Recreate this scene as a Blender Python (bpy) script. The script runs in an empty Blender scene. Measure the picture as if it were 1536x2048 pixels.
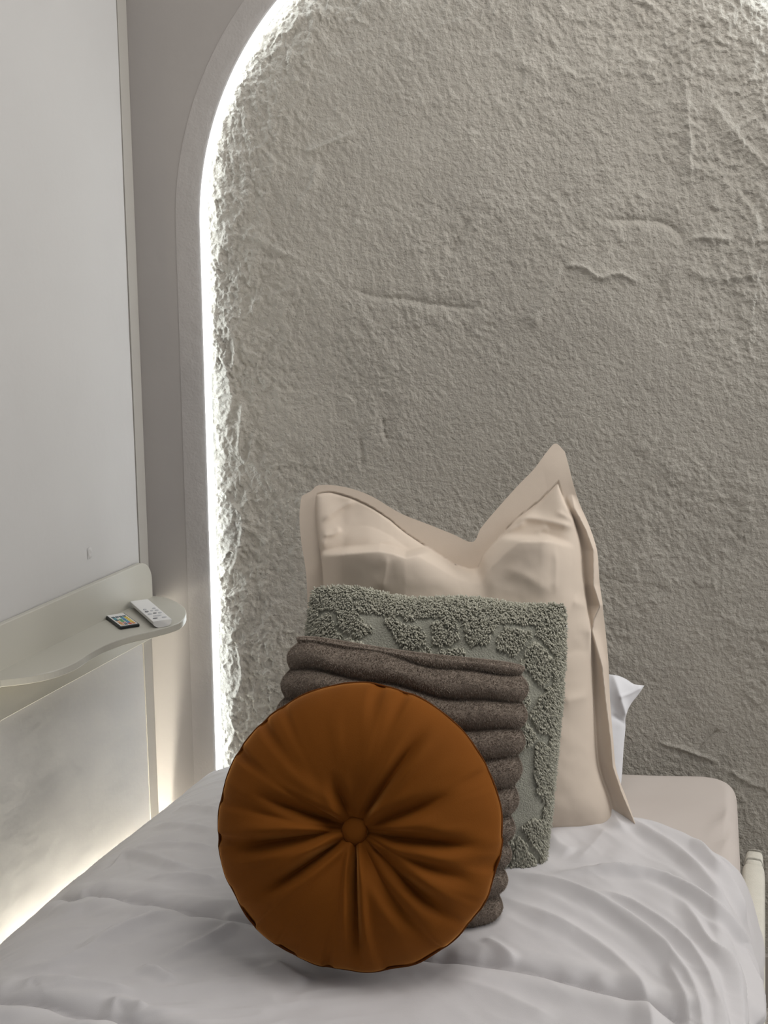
import bpy, math, random
import numpy as np
from mathutils import Vector, Matrix

random.seed(7)
rng = np.random.default_rng(11)
sc = bpy.context.scene
COL = sc.collection
PI = math.pi

# ------------------------------------------------------------------ camera
FPX = 2550.0                       # focal length in pixels of a 1536 x 2048 frame
PITCH = math.atan(549.0 / FPX)
HC = 1.67
cam_d = bpy.data.cameras.new('camera')
cam = bpy.data.objects.new('camera', cam_d)
COL.objects.link(cam)
cam_d.sensor_fit = 'HORIZONTAL'
cam_d.sensor_width = 36.0
cam_d.lens = 36.0 * FPX / 1536.0
cam_d.clip_start = 0.05
cam.location = (0, 0, HC)
cam.rotation_euler = (PI / 2 - PITCH, 0, 0)
sc.camera = cam

# ------------------------------------------------------------------ world, window light, exposure
w = bpy.data.worlds.new('world')
sc.world = w
w.use_nodes = True
bg = w.node_tree.nodes['Background']
bg.inputs[0].default_value = (0.93, 0.965, 1.0, 1)
bg.inputs[1].default_value = 0.105


def area_light(name, loc, target, sx, sy, power, color):
    l = bpy.data.lights.new(name, 'AREA')
    l.shape = 'RECTANGLE'
    l.size, l.size_y = sx, sy
    l.energy = power
    l.color = color
    o = bpy.data.objects.new(name, l)
    COL.objects.link(o)
    o.location = loc
    o.rotation_euler = (Vector(target) - Vector(loc)).to_track_quat('-Z', 'Y').to_euler()
    return o


area_light('window_light', (3.4, 1.55, 2.15), (0.0, 2.05, 0.8), 1.7, 1.7, 41.0, (1.0, 0.98, 0.95))
area_light('top_fill_light', (0.55, 1.55, 2.75), (0.25, 1.85, 0.6), 1.2, 1.0, 13.0, (1.0, 0.965, 0.92))  # added overhead fill to brighten pillow tops and duvet, no known lamp there
sc.cycles.max_bounces = 3
sc.cycles.diffuse_bounces = 2
sc.cycles.use_adaptive_sampling = True
sc.cycles.adaptive_threshold = 0.05
sc.cycles.adaptive_min_samples = 16
sc.cycles.glossy_bounces = 2
sc.view_settings.view_transform = 'Standard'
sc.view_settings.look = 'None'
sc.view_settings.gamma = 1.0
sc.view_settings.use_curve_mapping = False
sc.view_settings.exposure = 0.35
LED_GAIN = 9.0
GAP_GAIN = 205.0

# ------------------------------------------------------------------ measuring helpers
cp, sp = math.cos(PITCH), math.sin(PITCH)
EYE = np.array([0.0, 0.0, HC])


def ray(x, y):
    u = (x - 768.0) / FPX
    v = (y - 1024.0) / FPX
    return np.array([u, cp - v * sp, -sp - v * cp])


def at_z(x, y, z):
    r = ray(x, y)
    return EYE + r * ((z - HC) / r[2])


def at_plane(x, y, p0, n):
    r = ray(x, y)
    return EYE + r * (np.dot(np.asarray(p0) - EYE, n) / np.dot(r, n))


CORNER = EYE + ray(315, 1640) * (2.65 / ray(315, 1640)[1])
CX, CY = CORNER[0], CORNER[1]
A = math.radians(5.0)
E1 = np.array([math.cos(A), -math.sin(A), 0.0])      # along the back wall, to the right
NB = np.array([-math.sin(A), -math.cos(A), 0.0])     # back wall normal, into the room
TH = math.radians(21.0)
DL = np.array([-math.sin(TH), -math.cos(TH), 0.0])   # along the left wall, towards the camera
NL = np.array([math.cos(TH), -math.sin(TH), 0.0])    # left wall normal, into the room
C0 = np.array([CX, CY, 0.0])


def wallp(s, z, off=0.0):
    return C0 + E1 * s + NB * off + np.array([0, 0, z])


def leftp(s, z, off=0.0):
    return C0 + DL * s + NL * off + np.array([0, 0, z])


def wall_sz(x, y, off=0.0):
    p = at_plane(x, y, C0 + NB * off, NB)
    return float(np.dot(p - C0, E1)), float(p[2])


# ------------------------------------------------------------------ noise
_perm = rng.permutation(4096)
_val = rng.random(4096) * 2 - 1


def vnoise(x, y, seed=0):
    xi = np.floor(x).astype(np.int64)
    yi = np.floor(y).astype(np.int64)
    fx = x - xi
    fy = y - yi
    fx = fx * fx * fx * (fx * (fx * 6 - 15) + 10)
    fy = fy * fy * fy * (fy * (fy * 6 - 15) + 10)

    def h(a, b):
        return _val[_perm[(_perm[(a + seed * 131) & 4095] + b) & 4095]]
    v00, v10, v01, v11 = h(xi, yi), h(xi + 1, yi), h(xi, yi + 1), h(xi + 1, yi + 1)
    return (v00 * (1 - fx) + v10 * fx) * (1 - fy) + (v01 * (1 - fx) + v11 * fx) * fy


def fbm(x, y, oct=4, seed=0, gain=0.5):
    a, t, s = 1.0, 0.0, 0.0
    for k in range(oct):
        t = t + a * vnoise(x * 2 ** k + 17.3 * k, y * 2 ** k - 9.1 * k, seed + k)
        s += a
        a *= gain
    return t / s


def sstep(a, b, x):
    t = np.clip((x - a) / (b - a), 0, 1)
    return t * t * (3 - 2 * t)


def polydist(X, Y, pts):
    """distance to a polyline, signed side (left +), position along 0..1"""
    pts = np.asarray(pts, float)
    seg = np.hypot(*(pts[1:] - pts[:-1]).T)
    tot = seg.sum()
    best = np.full(X.shape, 1e9)
    side = np.zeros(X.shape)
    pos = np.zeros(X.shape)
    acc = 0.0
    for k in range(len(pts) - 1):
        a, b = pts[k], pts[k + 1]
        d = b - a
        L2 = max(d @ d, 1e-12)
        t = np.clip(((X - a[0]) * d[0] + (Y - a[1]) * d[1]) / L2, 0, 1)
        dx, dy = X - a[0] - t * d[0], Y - a[1] - t * d[1]
        dist = np.hypot(dx, dy)
        m = dist < best
        best = np.where(m, dist, best)
        side = np.where(m, np.sign(d[0] * dy - d[1] * dx), side)
        pos = np.where(m, (acc + t * seg[k]) / tot, pos)
        acc += seg[k]
    return best, side, pos


def smooth_poly(pts, n=40):
    """Catmull-Rom through the points"""
    P = np.asarray(pts, float)
    P = np.vstack([2 * P[0] - P[1], P, 2 * P[-1] - P[-2]])
    out = []
    m = len(P) - 3
    for t in np.linspace(0, m - 1e-9, n):
        i = int(t)
        f = t - i
        p0, p1, p2, p3 = P[i], P[i + 1], P[i + 2], P[i + 3]
        out.append(0.5 * (2 * p1 + (p2 - p0) * f + (2 * p0 - 5 * p1 + 4 * p2 - p3) * f * f
                          + (3 * p1 - p0 - 3 * p2 + p3) * f ** 3))
    return np.array(out)


# ------------------------------------------------------------------ mesh helpers
def mesh_obj(name, verts, faces, mat, parent=None, smooth=True):
    me = bpy.data.meshes.new(name)
    verts = np.asarray(verts, dtype=np.float32).reshape(-1, 3)
    if isinstance(faces, np.ndarray):
        k = faces.shape[1]
        nf = len(faces)
        me.vertices.add(len(verts))
        me.vertices.foreach_set('co', verts.ravel())
        me.loops.add(nf * k)
        me.loops.foreach_set('vertex_index', faces.astype(np.int32).ravel())
        me.polygons.add(nf)
        me.polygons.foreach_set('loop_start', np.arange(0, nf * k, k, dtype=np.int32))
        me.polygons.foreach_set('loop_total', np.full(nf, k, dtype=np.int32))
    else:
        me.from_pydata([tuple(map(float, v)) for v in verts], [], faces)
    me.update(calc_edges=True)
    me.validate()
    if smooth:
        me.polygons.foreach_set('use_smooth', np.ones(len(me.polygons), dtype=bool))
    me.materials.append(mat)
    o = bpy.data.objects.new(name, me)
    COL.objects.link(o)
    if parent is not None:
        o.parent = parent
    return o


def grid_faces(nr, nc, flip=False, off=0):
    i = np.arange(nr - 1)[:, None] * nc + np.arange(nc - 1)[None, :]
    f = np.stack([i, i + 1, i + nc + 1, i + nc], -1).reshape(-1, 4) + off
    return f[:, ::-1] if flip else f


def tube(points, r, sides=8, closed=False, squash=1.0):
    P = np.asarray(points, float)
    n = len(P)
    if closed:
        T = np.roll(P, -1, 0) - np.roll(P, 1, 0)
    else:
        T = np.gradient(P, axis=0)
    T /= np.linalg.norm(T, axis=1)[:, None] + 1e-12
    ref = np.array([0, 0, 1.0]) if abs(T[0][2]) < 0.9 else np.array([0, 1.0, 0])
    N = np.zeros_like(P)
    prev = ref
    for k in range(n):
        v = prev - T[k] * (prev @ T[k])
        v /= np.linalg.norm(v) + 1e-12
        N[k] = v
        prev = v
    B = np.cross(T, N)
    a = np.arange(sides) * 2 * PI / sides
    R = np.broadcast_to(np.asarray(r, float), (n,))
    V = P[:, None, :] + R[:, None, None] * (np.cos(a)[None, :, None] * N[:, None, :]
                                           + squash * np.sin(a)[None, :, None] * B[:, None, :])
    V = V.reshape(-1, 3)
    F = []
    for k in range(n if closed else n - 1):
        k2 = (k + 1) % n
        for j in range(sides):
            j2 = (j + 1) % sides
            F.append((k * sides + j, k * sides + j2, k2 * sides + j2, k2 * sides + j))
    if not closed:
        F.append(tuple(range(sides))[::-1])
        F.append(tuple((n - 1) * sides + j for j in range(sides)))
    return V, F


def bevel(o, width, seg=2):
    m = o.modifiers.new('bevel', 'BEVEL')
    m.width = width
    m.segments = seg
    m.limit_method = 'ANGLE'
    m.angle_limit = math.radians(35)
    return o


def prism(outline, z0, z1):
    """vertical prism over an XY outline (counter-clockwise)"""
    n = len(outline)
    V = [(p[0], p[1], z0) for p in outline] + [(p[0], p[1], z1) for p in outline]
    F = [tuple(range(n))[::-1], tuple(range(n, 2 * n))]
    F += [(k, (k + 1) % n, n + (k + 1) % n, n + k) for k in range(n)]
    return V, F


def box_pts(P):
    """8 corner points (4 below, 4 above)"""
    return P, [(3, 2, 1, 0), (4, 5, 6, 7), (0, 1, 5, 4), (1, 2, 6, 5), (2, 3, 7, 6), (3, 0, 4, 7)]


def thing(name, label, cat, loc=(0, 0, 0), group=None):
    o = bpy.data.objects.new(name, None)
    o.empty_display_size = 0.05
    COL.objects.link(o)
    o.location = loc
    tag(o, label, cat, group)
    return o


def tag(o, label, cat, group=None):
    o['label'] = label
    o['category'] = cat
    if group:
        o['group'] = group
    return o


def struct(o, label=None):
    o['kind'] = 'structure'
    if label:
        o['label'] = label
    return o


# ------------------------------------------------------------------ materials
def mat(name, col, rough=0.8, spec=0.3, var=0.0, var_scale=8.0, bumps=(), sheen=0.0, sheen_tint=None, sub=0.0,
        emit=None, emit_s=0.0, weave=None, sheen_rough=0.4):
    m = bpy.data.materials.new(name)
    m.use_nodes = True
    nt = m.node_tree
    b = nt.nodes['Principled BSDF']
    b.inputs['Base Color'].default_value = (*col, 1)
    b.inputs['Roughness'].default_value = rough
    b.inputs['Specular IOR Level'].default_value = spec
    if sheen:
        b.inputs['Sheen Weight'].default_value = sheen
        b.inputs['Sheen Roughness'].default_value = sheen_rough
        b.inputs['Sheen Tint'].default_value = (*(sheen_tint or col), 1)
    if emit:
        b.inputs['Emission Color'].default_value = (*emit, 1)
        b.inputs['Emission Strength'].default_value = emit_s
    if var or bumps or weave:
        tc = nt.nodes.new('ShaderNodeTexCoord')
    if var:
        n = nt.nodes.new('ShaderNodeTexNoise')
        n.inputs['Scale'].default_value = var_scale
        n.inputs['Detail'].default_value = 3
        nt.links.new(tc.outputs['Object'], n.inputs['Vector'])
        r = nt.nodes.new('ShaderNodeValToRGB')
        r.color_ramp.elements[0].position = 0.3
        r.color_ramp.elements[1].position = 0.7
        r.color_ramp.elements[0].color = (*[c * (1 - var) for c in col], 1)
        r.color_ramp.elements[1].color = (*[min(1, c * (1 + var)) for c in col], 1)
        nt.links.new(n.outputs['Fac'], r.inputs['Fac'])
        nt.links.new(r.outputs['Color'], b.inputs['Base Color'])
    last = None
    for (scale, dist, strength) in bumps:
        n = nt.nodes.new('ShaderNodeTexNoise')
        n.inputs['Scale'].default_value = scale
        n.inputs['Detail'].default_value = 2
        nt.links.new(tc.outputs['Object'], n.inputs['Vector'])
        bp = nt.nodes.new('ShaderNodeBump')
        bp.inputs['Distance'].default_value = dist
        bp.inputs['Strength'].default_value = strength
        nt.links.new(n.outputs['Fac'], bp.inputs['Height'])
        if last is not None:
            nt.links.new(last.outputs['Normal'], bp.inputs['Normal'])
        last = bp
    if last is not None:
        nt.links.new(last.outputs['Normal'], b.inputs['Normal'])
    return m


M = {}
M['rough_wall'] = mat('rough_plaster', (0.46, 0.43, 0.38), 0.6, 0.35, 0.05, 5, bumps=((120, 0.006, 0.6), (300, 0.003, 0.6)))
M['back_wall'] = mat('smooth_plaster', (0.42, 0.39, 0.37), 0.75, 0.25, 0.02, 6, bumps=((60, 0.002, 0.15),))
M['left_wall'] = mat('left_plaster', (0.56, 0.545, 0.53), 0.6, 0.3, 0.02, 3, bumps=((7, 0.010, 0.25), (70, 0.002, 0.12)))
M['trim'] = mat('trim_paint', (0.40, 0.375, 0.34), 0.6, 0.3)
M['ceiling'] = mat('ceiling_paint', (0.8, 0.79, 0.77), 0.9, 0.1)
M['floor'] = mat('floor_carpet', (0.52, 0.48, 0.43), 0.95, 0.05, 0.15, 60, bumps=((180, 0.01, 0.6),))
M['baseboard'] = mat('baseboard_paint', (0.42, 0.38, 0.35), 0.7, 0.2, 0.04, 9)
M['shelf'] = mat('shelf_paint', (0.52, 0.50, 0.44), 0.35, 0.45, 0.02, 4)
M['duvet'] = mat('duvet_cotton', (0.69, 0.668, 0.675), 0.85, 0.15, 0.015, 5, bumps=((24, 0.006, 0.18), (900, 0.0006, 0.2)), sheen=0.15, sheen_tint=(1, 1, 1))
M['sheet'] = mat('fitted_sheet_cotton', (0.64, 0.575, 0.53), 0.85, 0.15, 0.015, 6, bumps=((20, 0.004, 0.15), (900, 0.0005, 0.2)))
M['cream'] = mat('cream_cotton', (0.72, 0.615, 0.515), 0.85, 0.15, 0.02, 7, bumps=((22, 0.006, 0.2), (900, 0.0005, 0.2)), sheen=0.1, sheen_tint=(1, 0.95, 0.9))
M['white'] = mat('white_cotton', (0.82, 0.82, 0.85), 0.8, 0.2, 0.01, 7, bumps=((24, 0.006, 0.25),))
M['green'] = mat('sage_weave', (0.36, 0.355, 0.30), 0.9, 0.1, 0.08, 40, bumps=((350, 0.003, 0.8),), sheen=0.2, sheen_tint=(0.8, 0.85, 0.75))
M['green_tuft'] = mat('sage_chenille', (0.50, 0.485, 0.405), 0.9, 0.1, 0.14, 120, sheen=0.35, sheen_tint=(0.85, 0.9, 0.8))
M['brown'] = mat('taupe_plush', (0.25, 0.205, 0.168), 0.9, 0.1, 0.06, 30, bumps=((260, 0.004, 0.5),), sheen=0.35, sheen_tint=(0.75, 0.66, 0.6))
M['brown_pile'] = mat('taupe_pile', (0.29, 0.24, 0.198), 0.9, 0.05, 0.05, 60, sheen=0.12, sheen_tint=(0.8, 0.7, 0.62))
M['orange'] = mat('rust_velvet', (0.195, 0.061, 0.007), 0.8, 0.10, 0.06, 9, bumps=((500, 0.0006, 0.3),), sheen=1.0, sheen_tint=(1.0, 0.45, 0.12), sheen_rough=0.3)
M['orange_dark'] = mat('rust_piping', (0.12, 0.036, 0.006), 0.85, 0.1)
M['rail'] = mat('cream_upholstery', (0.78, 0.755, 0.67), 0.9, 0.1, 0.03, 50, bumps=((420, 0.0015, 0.5),))
M['led'] = mat('led_glow', (0.9, 0.9, 0.9), 0.5, 0.1, emit=(0.88, 0.96, 1.0), emit_s=LED_GAIN)
M['led_gap'] = mat('led_glow_low', (0.9, 0.9, 0.9), 0.5, 0.1, emit=(1.0, 0.95, 0.80), emit_s=GAP_GAIN)
M['led_base'] = mat('led_silicone', (0.8, 0.85, 0.86), 0.4, 0.4)
M['black'] = mat('black_plastic', (0.012, 0.016, 0.018), 0.4, 0.4)
M['white_plastic'] = mat('white_plastic', (0.78, 0.77, 0.76), 0.4, 0.4)
M['key_white'] = mat('white_keys', (0.52, 0.52, 0.54), 0.5, 0.3)
M['key_grey'] = mat('grey_keys', (0.22, 0.22, 0.23), 0.5, 0.3)
KEYC = {'red': (0.55, 0.10, 0.06), 'green': (0.10, 0.35, 0.14), 'blue': (0.06, 0.20, 0.42), 'white': (0.75, 0.75, 0.72),
        'yellow': (0.72, 0.55, 0.10), 'orange': (0.62, 0.28, 0.10), 'teal': (0.08, 0.30, 0.36), 'pink': (0.55, 0.28, 0.30),
        'slate': (0.10, 0.14, 0.17), 'peach': (0.70, 0.45, 0.28)}
for k_, c_ in KEYC.items():
    M['key_' + k_ + '_c'] = mat('key_' + k_, c_, 0.5, 0.3)

# ------------------------------------------------------------------ the setting
CEIL = 2.62
V, F = prism([(-2.6, -1.2), (2.2, -1.2), (2.2, 2.9), (-2.6, 2.9)], -0.05, 0.0)
struct(mesh_obj('floor', V, F, M['floor'], smooth=False))

# left wall: a slab along DL, its face a little uneven
nS, nZ = 150, 160
S, Z = np.meshgrid(np.linspace(0.029, 2.6, nS), np.linspace(0, CEIL, nZ), indexing='xy')
off = 0.0022 * fbm(S * 3.0, Z * 0.8, 3, 3) + 0.0008 * fbm(S * 14, Z * 5, 3, 5)
for sx in (0.27, 0.52, 0.92):
    off += 0.0008 * sstep(sx - 0.004, sx + 0.004, S + 0.004 * np.sin(Z * 3)) * sstep(0.95, 0.8, Z)
P = C0 + S[..., None] * DL + off[..., None] * NL + Z[..., None] * np.array([0, 0, 1.0])
Vb = P - NL * 0.1
V = np.vstack([P.reshape(-1, 3), Vb.reshape(-1, 3)])
Fc = np.vstack([grid_faces(nZ, nS, True), grid_faces(nZ, nS, False, nS * nZ)])
wl = struct(mesh_obj('wall_left', V, Fc, M['left_wall']))
# a small plaster blemish on the left wall
b0 = at_plane(179, 1106, C0, NL)
sb = float(np.dot(b0 - C0, DL))
g = np.linspace(-1, 1, 13)
GU, GV = np.meshgrid(g, g)
rr = np.sqrt(GU ** 2 + GV ** 2)
hh = 0.0016 * np.clip(1 - ((rr - 0.55) / 0.45) ** 2, 0, 1) - 0.0012
Pb = np.array([leftp(sb + u * 0.008, b0[2] + v * 0.011, 0.002 + h) for u, v, h in zip(GU.ravel(), GV.ravel(), hh.ravel())])
mesh_obj('plaster_blemish', Pb, grid_faces(13, 13, True), M['left_wall'], wl)

# corner trim between the left wall and the back wall
a_ = leftp(0.031, 0)
c_ = EYE + (CORNER - EYE) * 0.991
c_ = np.array([c_[0], c_[1], 0.0])
b_ = C0 + E1 * 0.016
quad = [a_ - NL * 0.012, C0 - NL * 0.012, C0 + NL * 0.0025 + E1 * 0.001, a_ + NL * 0.0025]
V, F = prism([(q[0], q[1]) for q in quad][::-1], 0, CEIL)
struct(mesh_obj('trim_1', V, F, M['trim'], smooth=False), 'narrow vertical trim strip in the corner')

# back wall: smooth board with an arched opening, rough plaster behind it
AS, AZ, AR = 0.778, 1.690, 0.641       # arch centre along the wall, spring height, radius
DEPTH = 0.016                          # board stands proud of the rough plaster


def arch_path(r, z_low, n_leg=40, n_arc=96, z_low_r=None):
    z_low_r = z_low if z_low_r is None else z_low_r
    pts = [(AS - r, z) for z in np.linspace(z_low, AZ, n_leg, endpoint=False)]
    pts += [(AS - r * math.cos(t), AZ + r * math.sin(t)) for t in np.linspace(0, PI, n_arc)]
    pts += [(AS + r, z) for z in np.linspace(AZ, z_low_r, n_leg + 1)[1:]]
    return pts


inner = arch_path(AR, 0.0)
S_MAX = 2.9
outer = []
for (s, z) in inner:
    if z <= AZ:
        outer.append((0.0 if s < AS else S_MAX, z))
    else:
        dx, dz = s - AS, z - AZ
        k = min((CEIL - AZ) / dz if dz > 1e-6 else 1e9,
                ((AS) / -dx if dx < -1e-6 else 1e9), ((S_MAX - AS) / dx if dx > 1e-6 else 1e9))
        outer.append((AS + dx * k, AZ + dz * k))
n = len(inner)
V = [wallp(s, z, 0) for s, z in outer] + [wallp(s, z, 0) for s, z in inner] + \
    [wallp(s, z, -0.004) for s, z in inner] + [wallp(s, z, -DEPTH - 0.02) for s, z in inner] + \
    [wallp(s, z, -DEPTH - 0.02) for s, z in outer]
F = []
for k in range(n - 1):
    for j in range(4):
        F.append((j * n + k, j * n + k + 1, (j + 1) * n + k + 1, (j + 1) * n + k)[::-1])
wb = struct(mesh_obj('wall_back', V, F, M['back_wall'], smooth=False), 'smooth plaster wall with an arched recess')
# corner fillers of the rectangle above the arch
for sgn, s0 in ((0, 0.0), (1, S_MAX)):
    pass
V = [wallp(-0.05, CEIL, -0.001), wallp(S_MAX, CEIL, -0.001), wallp(S_MAX, 2.34, -0.001), wallp(-0.05, 2.34, -0.001)]
mesh_obj('upper_board', V, [(0, 1, 2, 3)], M['back_wall'], wb, smooth=False)
# thin skim-coat band that follows the arch
bi, bo = arch_path(AR + 0.004, 0.0), arch_path(AR + 0.050, 0.0)
bo = [(max(s, 0.004), z) for s, z in bo]
V = [wallp(s, z, 0.0010) for s, z in bi] + [wallp(s, z, 0.0007) for s, z in bo] + [wallp(s - 0.001 * (1 if s < AS else -1), z, -0.002) for s, z in bo]
F = []
for k in range(n - 1):
    for j in range(2):
        F.append((j * n + k, j * n + k + 1, (j + 1) * n + k + 1, (j + 1) * n + k))
M['band'] = mat('band_plaster', (0.47, 0.44, 0.42), 0.75, 0.25, 0.03, 9, bumps=((45, 0.004, 0.3), (200, 0.002, 0.3)))
mesh_obj('plaster_band', V, F, M['band'], wb, smooth=False)

# rough trowelled plaster inside the arch: real relief
ns, nz = 600, 930
S, Z = np.meshgrid(np.linspace(AS - AR - 0.03, AS + AR + 0.03, ns), np.linspace(0.0, AZ + AR + 0.03, nz), indexing='xy')
wx = S + 0.02 * fbm(S * 9, Z * 9, 3, 40)
wz = Z + 0.02 * fbm(S * 9 + 5, Z * 9 + 3, 3, 44)
h = 0.0055 * fbm(S * 3.2, Z * 3.2, 3, 1)
rough = sstep(-0.28, 0.22, fbm(wx * 6, wz * 6, 4, 8) + 0.22 * sstep(0.9, 1.9, Z) - 0.16)
edge = np.minimum(np.abs(S - (AS - AR)), 1)
rough = np.clip(rough + 0.75 * sstep(0.16, 0.02, edge), 0, 1)
ring = np.where(Z > AZ, AR - np.hypot(S - AS, Z - AZ), AR - np.abs(S - AS))   # distance in from the arch edge
lit_r = sstep(AS - 0.05, AS + 0.25, S)
near = sstep(0.26, 0.03, ring) * (1 - lit_r) + 0.85 * sstep(0.46, 0.06, ring) * lit_r * sstep(1.20, 1.75, Z)
ridge = np.clip(1 - np.abs(fbm(wx * 26, wz * 22, 4, 12, 0.55)) * 2.2, 0, 1) ** 2.2
ridge2 = np.clip(1 - np.abs(fbm(wx * 52 + 9, wz * 44, 3, 15, 0.6)) * 2.4, 0, 1) ** 2.5
h += (0.20 + 0.60 * rough + 1.5 * near) * 0.0021 * ridge + (0.15 + 0.5 * rough + 1.3 * near) * 0.0016 * ridge2
h += (0.30 + 0.55 * rough + 0.45 * near) * 0.0019 * fbm(wx * 105 + wz * 40, wz * 60, 3, 20, 0.65)
h += 0.0011 * fbm(S * 200 + Z * 70, Z * 110, 2, 26)
# blotchy skins of plaster with ragged rims
for k, (sc_, th_, amp) in enumerate(((7.0, 0.06, 0.0022), (11.0, 0.10, 0.0020), (19.0, 0.08, 0.0016))):
    f = fbm(wx * sc_ + 3 * k, wz * sc_ * 0.8, 4, 60 + 7 * k, 0.55)
    h += amp * (0.25 + 0.75 * np.maximum(near, rough * 0.5)) * sstep(th_, th_ + 0.03, f)
LEDGES = [  # traced ridges and steps in the plaster (photo pixels), height, width
    ([(452, 466), (500, 474), (560, 500), (602, 520)], 0.0045, 0.007),
    ([(690, 568), (735, 588), (820, 600), (905, 612), (980, 612)], -0.0050, 0.008),
    ([(1062, 660), (1085, 610), (1112, 566), (1124, 530)], 0.0060, 0.008),
    ([(1124, 532), (1165, 536), (1200, 556), (1240, 546), (1285, 566)], 0.0060, 0.007),
    ([(905, 512), (925, 470), (945, 440)], -0.0055, 0.008),
    ([(1195, 440), (1290, 440), (1340, 452), (1372, 486)], -0.0060, 0.008),
    ([(1372, 478), (1400, 474), (1470, 478)], 0.0050, 0.007),
    ([(1495, 490), (1515, 445), (1490, 400)], 0.0050, 0.007),
    ([(1310, 630), (1325, 570), (1340, 545)], -0.0045, 0.008),
    ([(1360, 530), (1430, 560), (1530, 545)], 0.0045, 0.010),
    ([(766, 838), (774, 885)], -0.0060, 0.006),
    ([(722, 870), (727, 938)], -0.0040, 0.006),
    ([(486, 795), (478, 850), (476, 905), (494, 926), (512, 855)], 0.0055, 0.005),
    ([(468, 1045), (500, 1062), (540, 1090)], 0.0048, 0.004),
    ([(1295, 110), (1285, 145), (1310, 150)], 0.0050, 0.008),
    ([(1370, 190), (1380, 270), (1372, 350)], 0.0060, 0.010),
    ([(1420, 200), (1480, 280), (1535, 350)], 0.0055, 0.012),
    ([(610, 300), (660, 285), (712, 265)], 0.0050, 0.009),
    ([(590, 420), (620, 370), (630, 320)], 0.0045, 0.009),
    ([(1230, 470), (1180, 560), (1090, 700)], 0.0025, 0.012),
    ([(1310, 1480), (1370, 1500), (1440, 1530)], 0.0045, 0.006),
    ([(1390, 1510), (1415, 1480), (1440, 1460)], -0.0050, 0.005),
    ([(1455, 1540), (1500, 1570), (1530, 1580)], 0.0040, 0.006),
    ([(450, 640), (470, 690), (460, 760)], 0.0055, 0.006),
    ([(440, 700), (462, 800), (445, 860)], 0.0050, 0.006),
    ([(455, 1000), (480, 1040), (470, 1110), (450, 1160)], 0.0055, 0.006),
    ([(448, 1250), (475, 1290), (482, 1350), (460, 1400)], 0.0055, 0.005),
    ([(448, 1420), (468, 1460), (455, 1510)], 0.0055, 0.004),
]
for pts, amp, wd in LEDGES:
    q = smooth_poly([wall_sz(x, y, -DEPTH) for x, y in pts], 14)
    d, side, pos = polydist(S + 0.4 * (wx - S), Z + 0.4 * (wz - Z), q)
    tp = sstep(0, 0.15, pos) * sstep(1, 0.85, pos)
    h += 0.75 * amp * tp * (np.exp(-(d / (0.8 * wd)) ** 2) + 0.45 * np.exp(-(d / (3.5 * wd)) ** 2) * (side > 0))
h = np.clip(h - 0.001 - 0.0015 * near, -0.013, 0.0098)
P = C0 + S[..., None] * E1 + (h - DEPTH)[..., None] * NB + Z[..., None] * np.array([0, 0, 1.0])
rw = mesh_obj('rough_plaster', P.reshape(-1, 3), grid_faces(nz, ns, False), M['rough_wall'], wb)

# low skirting at the foot of the rough wall
V = [wallp(s, z, o) for z in (0, 0.125) for s, o in ((AS - AR + 0.02, -0.03), (AS - AR + 0.02, -0.008), (S_MAX, 0.012), (S_MAX, -0.03))]
V, F = box_pts(V)
struct(mesh_obj('baseboard_back', V, F, M['baseboard'], smooth=False))

# ------------------------------------------------------------------ LED strips
led = thing('led_strip', 'glowing white LED strip lining the edge of the wall arch', 'led strip', tuple(wallp(AS - AR, 0.0)))


def put(o):
    """keep a part where it was modelled although its thing's Empty stands elsewhere"""
    o.matrix_parent_inverse = Matrix.Translation(o.parent.location).inverted()
    return o


path = [wallp(s, z, -0.0025) for s, z in arch_path(AR - 0.0075, 0.30, 60, 110, 1.45)]
V, F = tube(path, 0.0064, 10)
put(mesh_obj('light_tube', V, F, M['led'], led))
path = [wallp(s, z, -0.010) for s, z in arch_path(AR - 0.006, 0.30, 60, 110, 1.45)]
V, F = tube(path, 0.0055, 6)
put(mesh_obj('strip_backing', V, F, M['led_base'], led))

led2 = thing('led_strip', 'warm glowing LED strip down in the gap between duvet and left wall', 'led strip', tuple(leftp(0.05, 0.2)))
path = [leftp(s, 0.245, 0.018) for s in np.linspace(0.03, 1.4, 30)]
V, F = tube(path, 0.006, 8)
put(mesh_obj('light_tube', V, F, M['led_gap'], led2))

# ------------------------------------------------------------------ wall shelf with wavy front
SZ = 0.917
shelf = thing('wall_shelf', 'beige wall shelf with a wavy front edge and rounded end', 'shelf', tuple(leftp(0.3, SZ)))
front_px = [(372, 1222), (371, 1232), (361, 1244), (338, 1253), (300, 1263), (255, 1274), (215, 1288), (180, 1306), (150, 1325),
            (110, 1341), (60, 1352), (0, 1359)]
tail = [at_z(x, y, SZ)[:2] for x, y in front_px]
end_px = [(302, 1191), (328, 1194), (352, 1203), (367, 1213)]
head = [at_z(x, y, SZ)[:2] for x, y in end_px]
curve = smooth_poly(head + tail, 70)
last = curve[-1]
sl = float(np.dot(np.append(last, 0) - C0, DL))
ol = float(np.dot(np.append(last, 0) - C0, NL))
ext = [leftp(sl + d, 0, o)[:2] for d, o in ((0.08, ol - 0.002), (0.18, ol - 0.012), (0.30, ol - 0.035), (0.42, ol - 0.065), (0.5, ol - 0.1))]
ext = list(smooth_poly([last] + ext, 18)[1:])
outl = list(curve) + ext + [leftp(sl + 0.52, 0, 0.002)[:2], leftp(0.034, 0, 0.002)[:2]]
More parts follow.
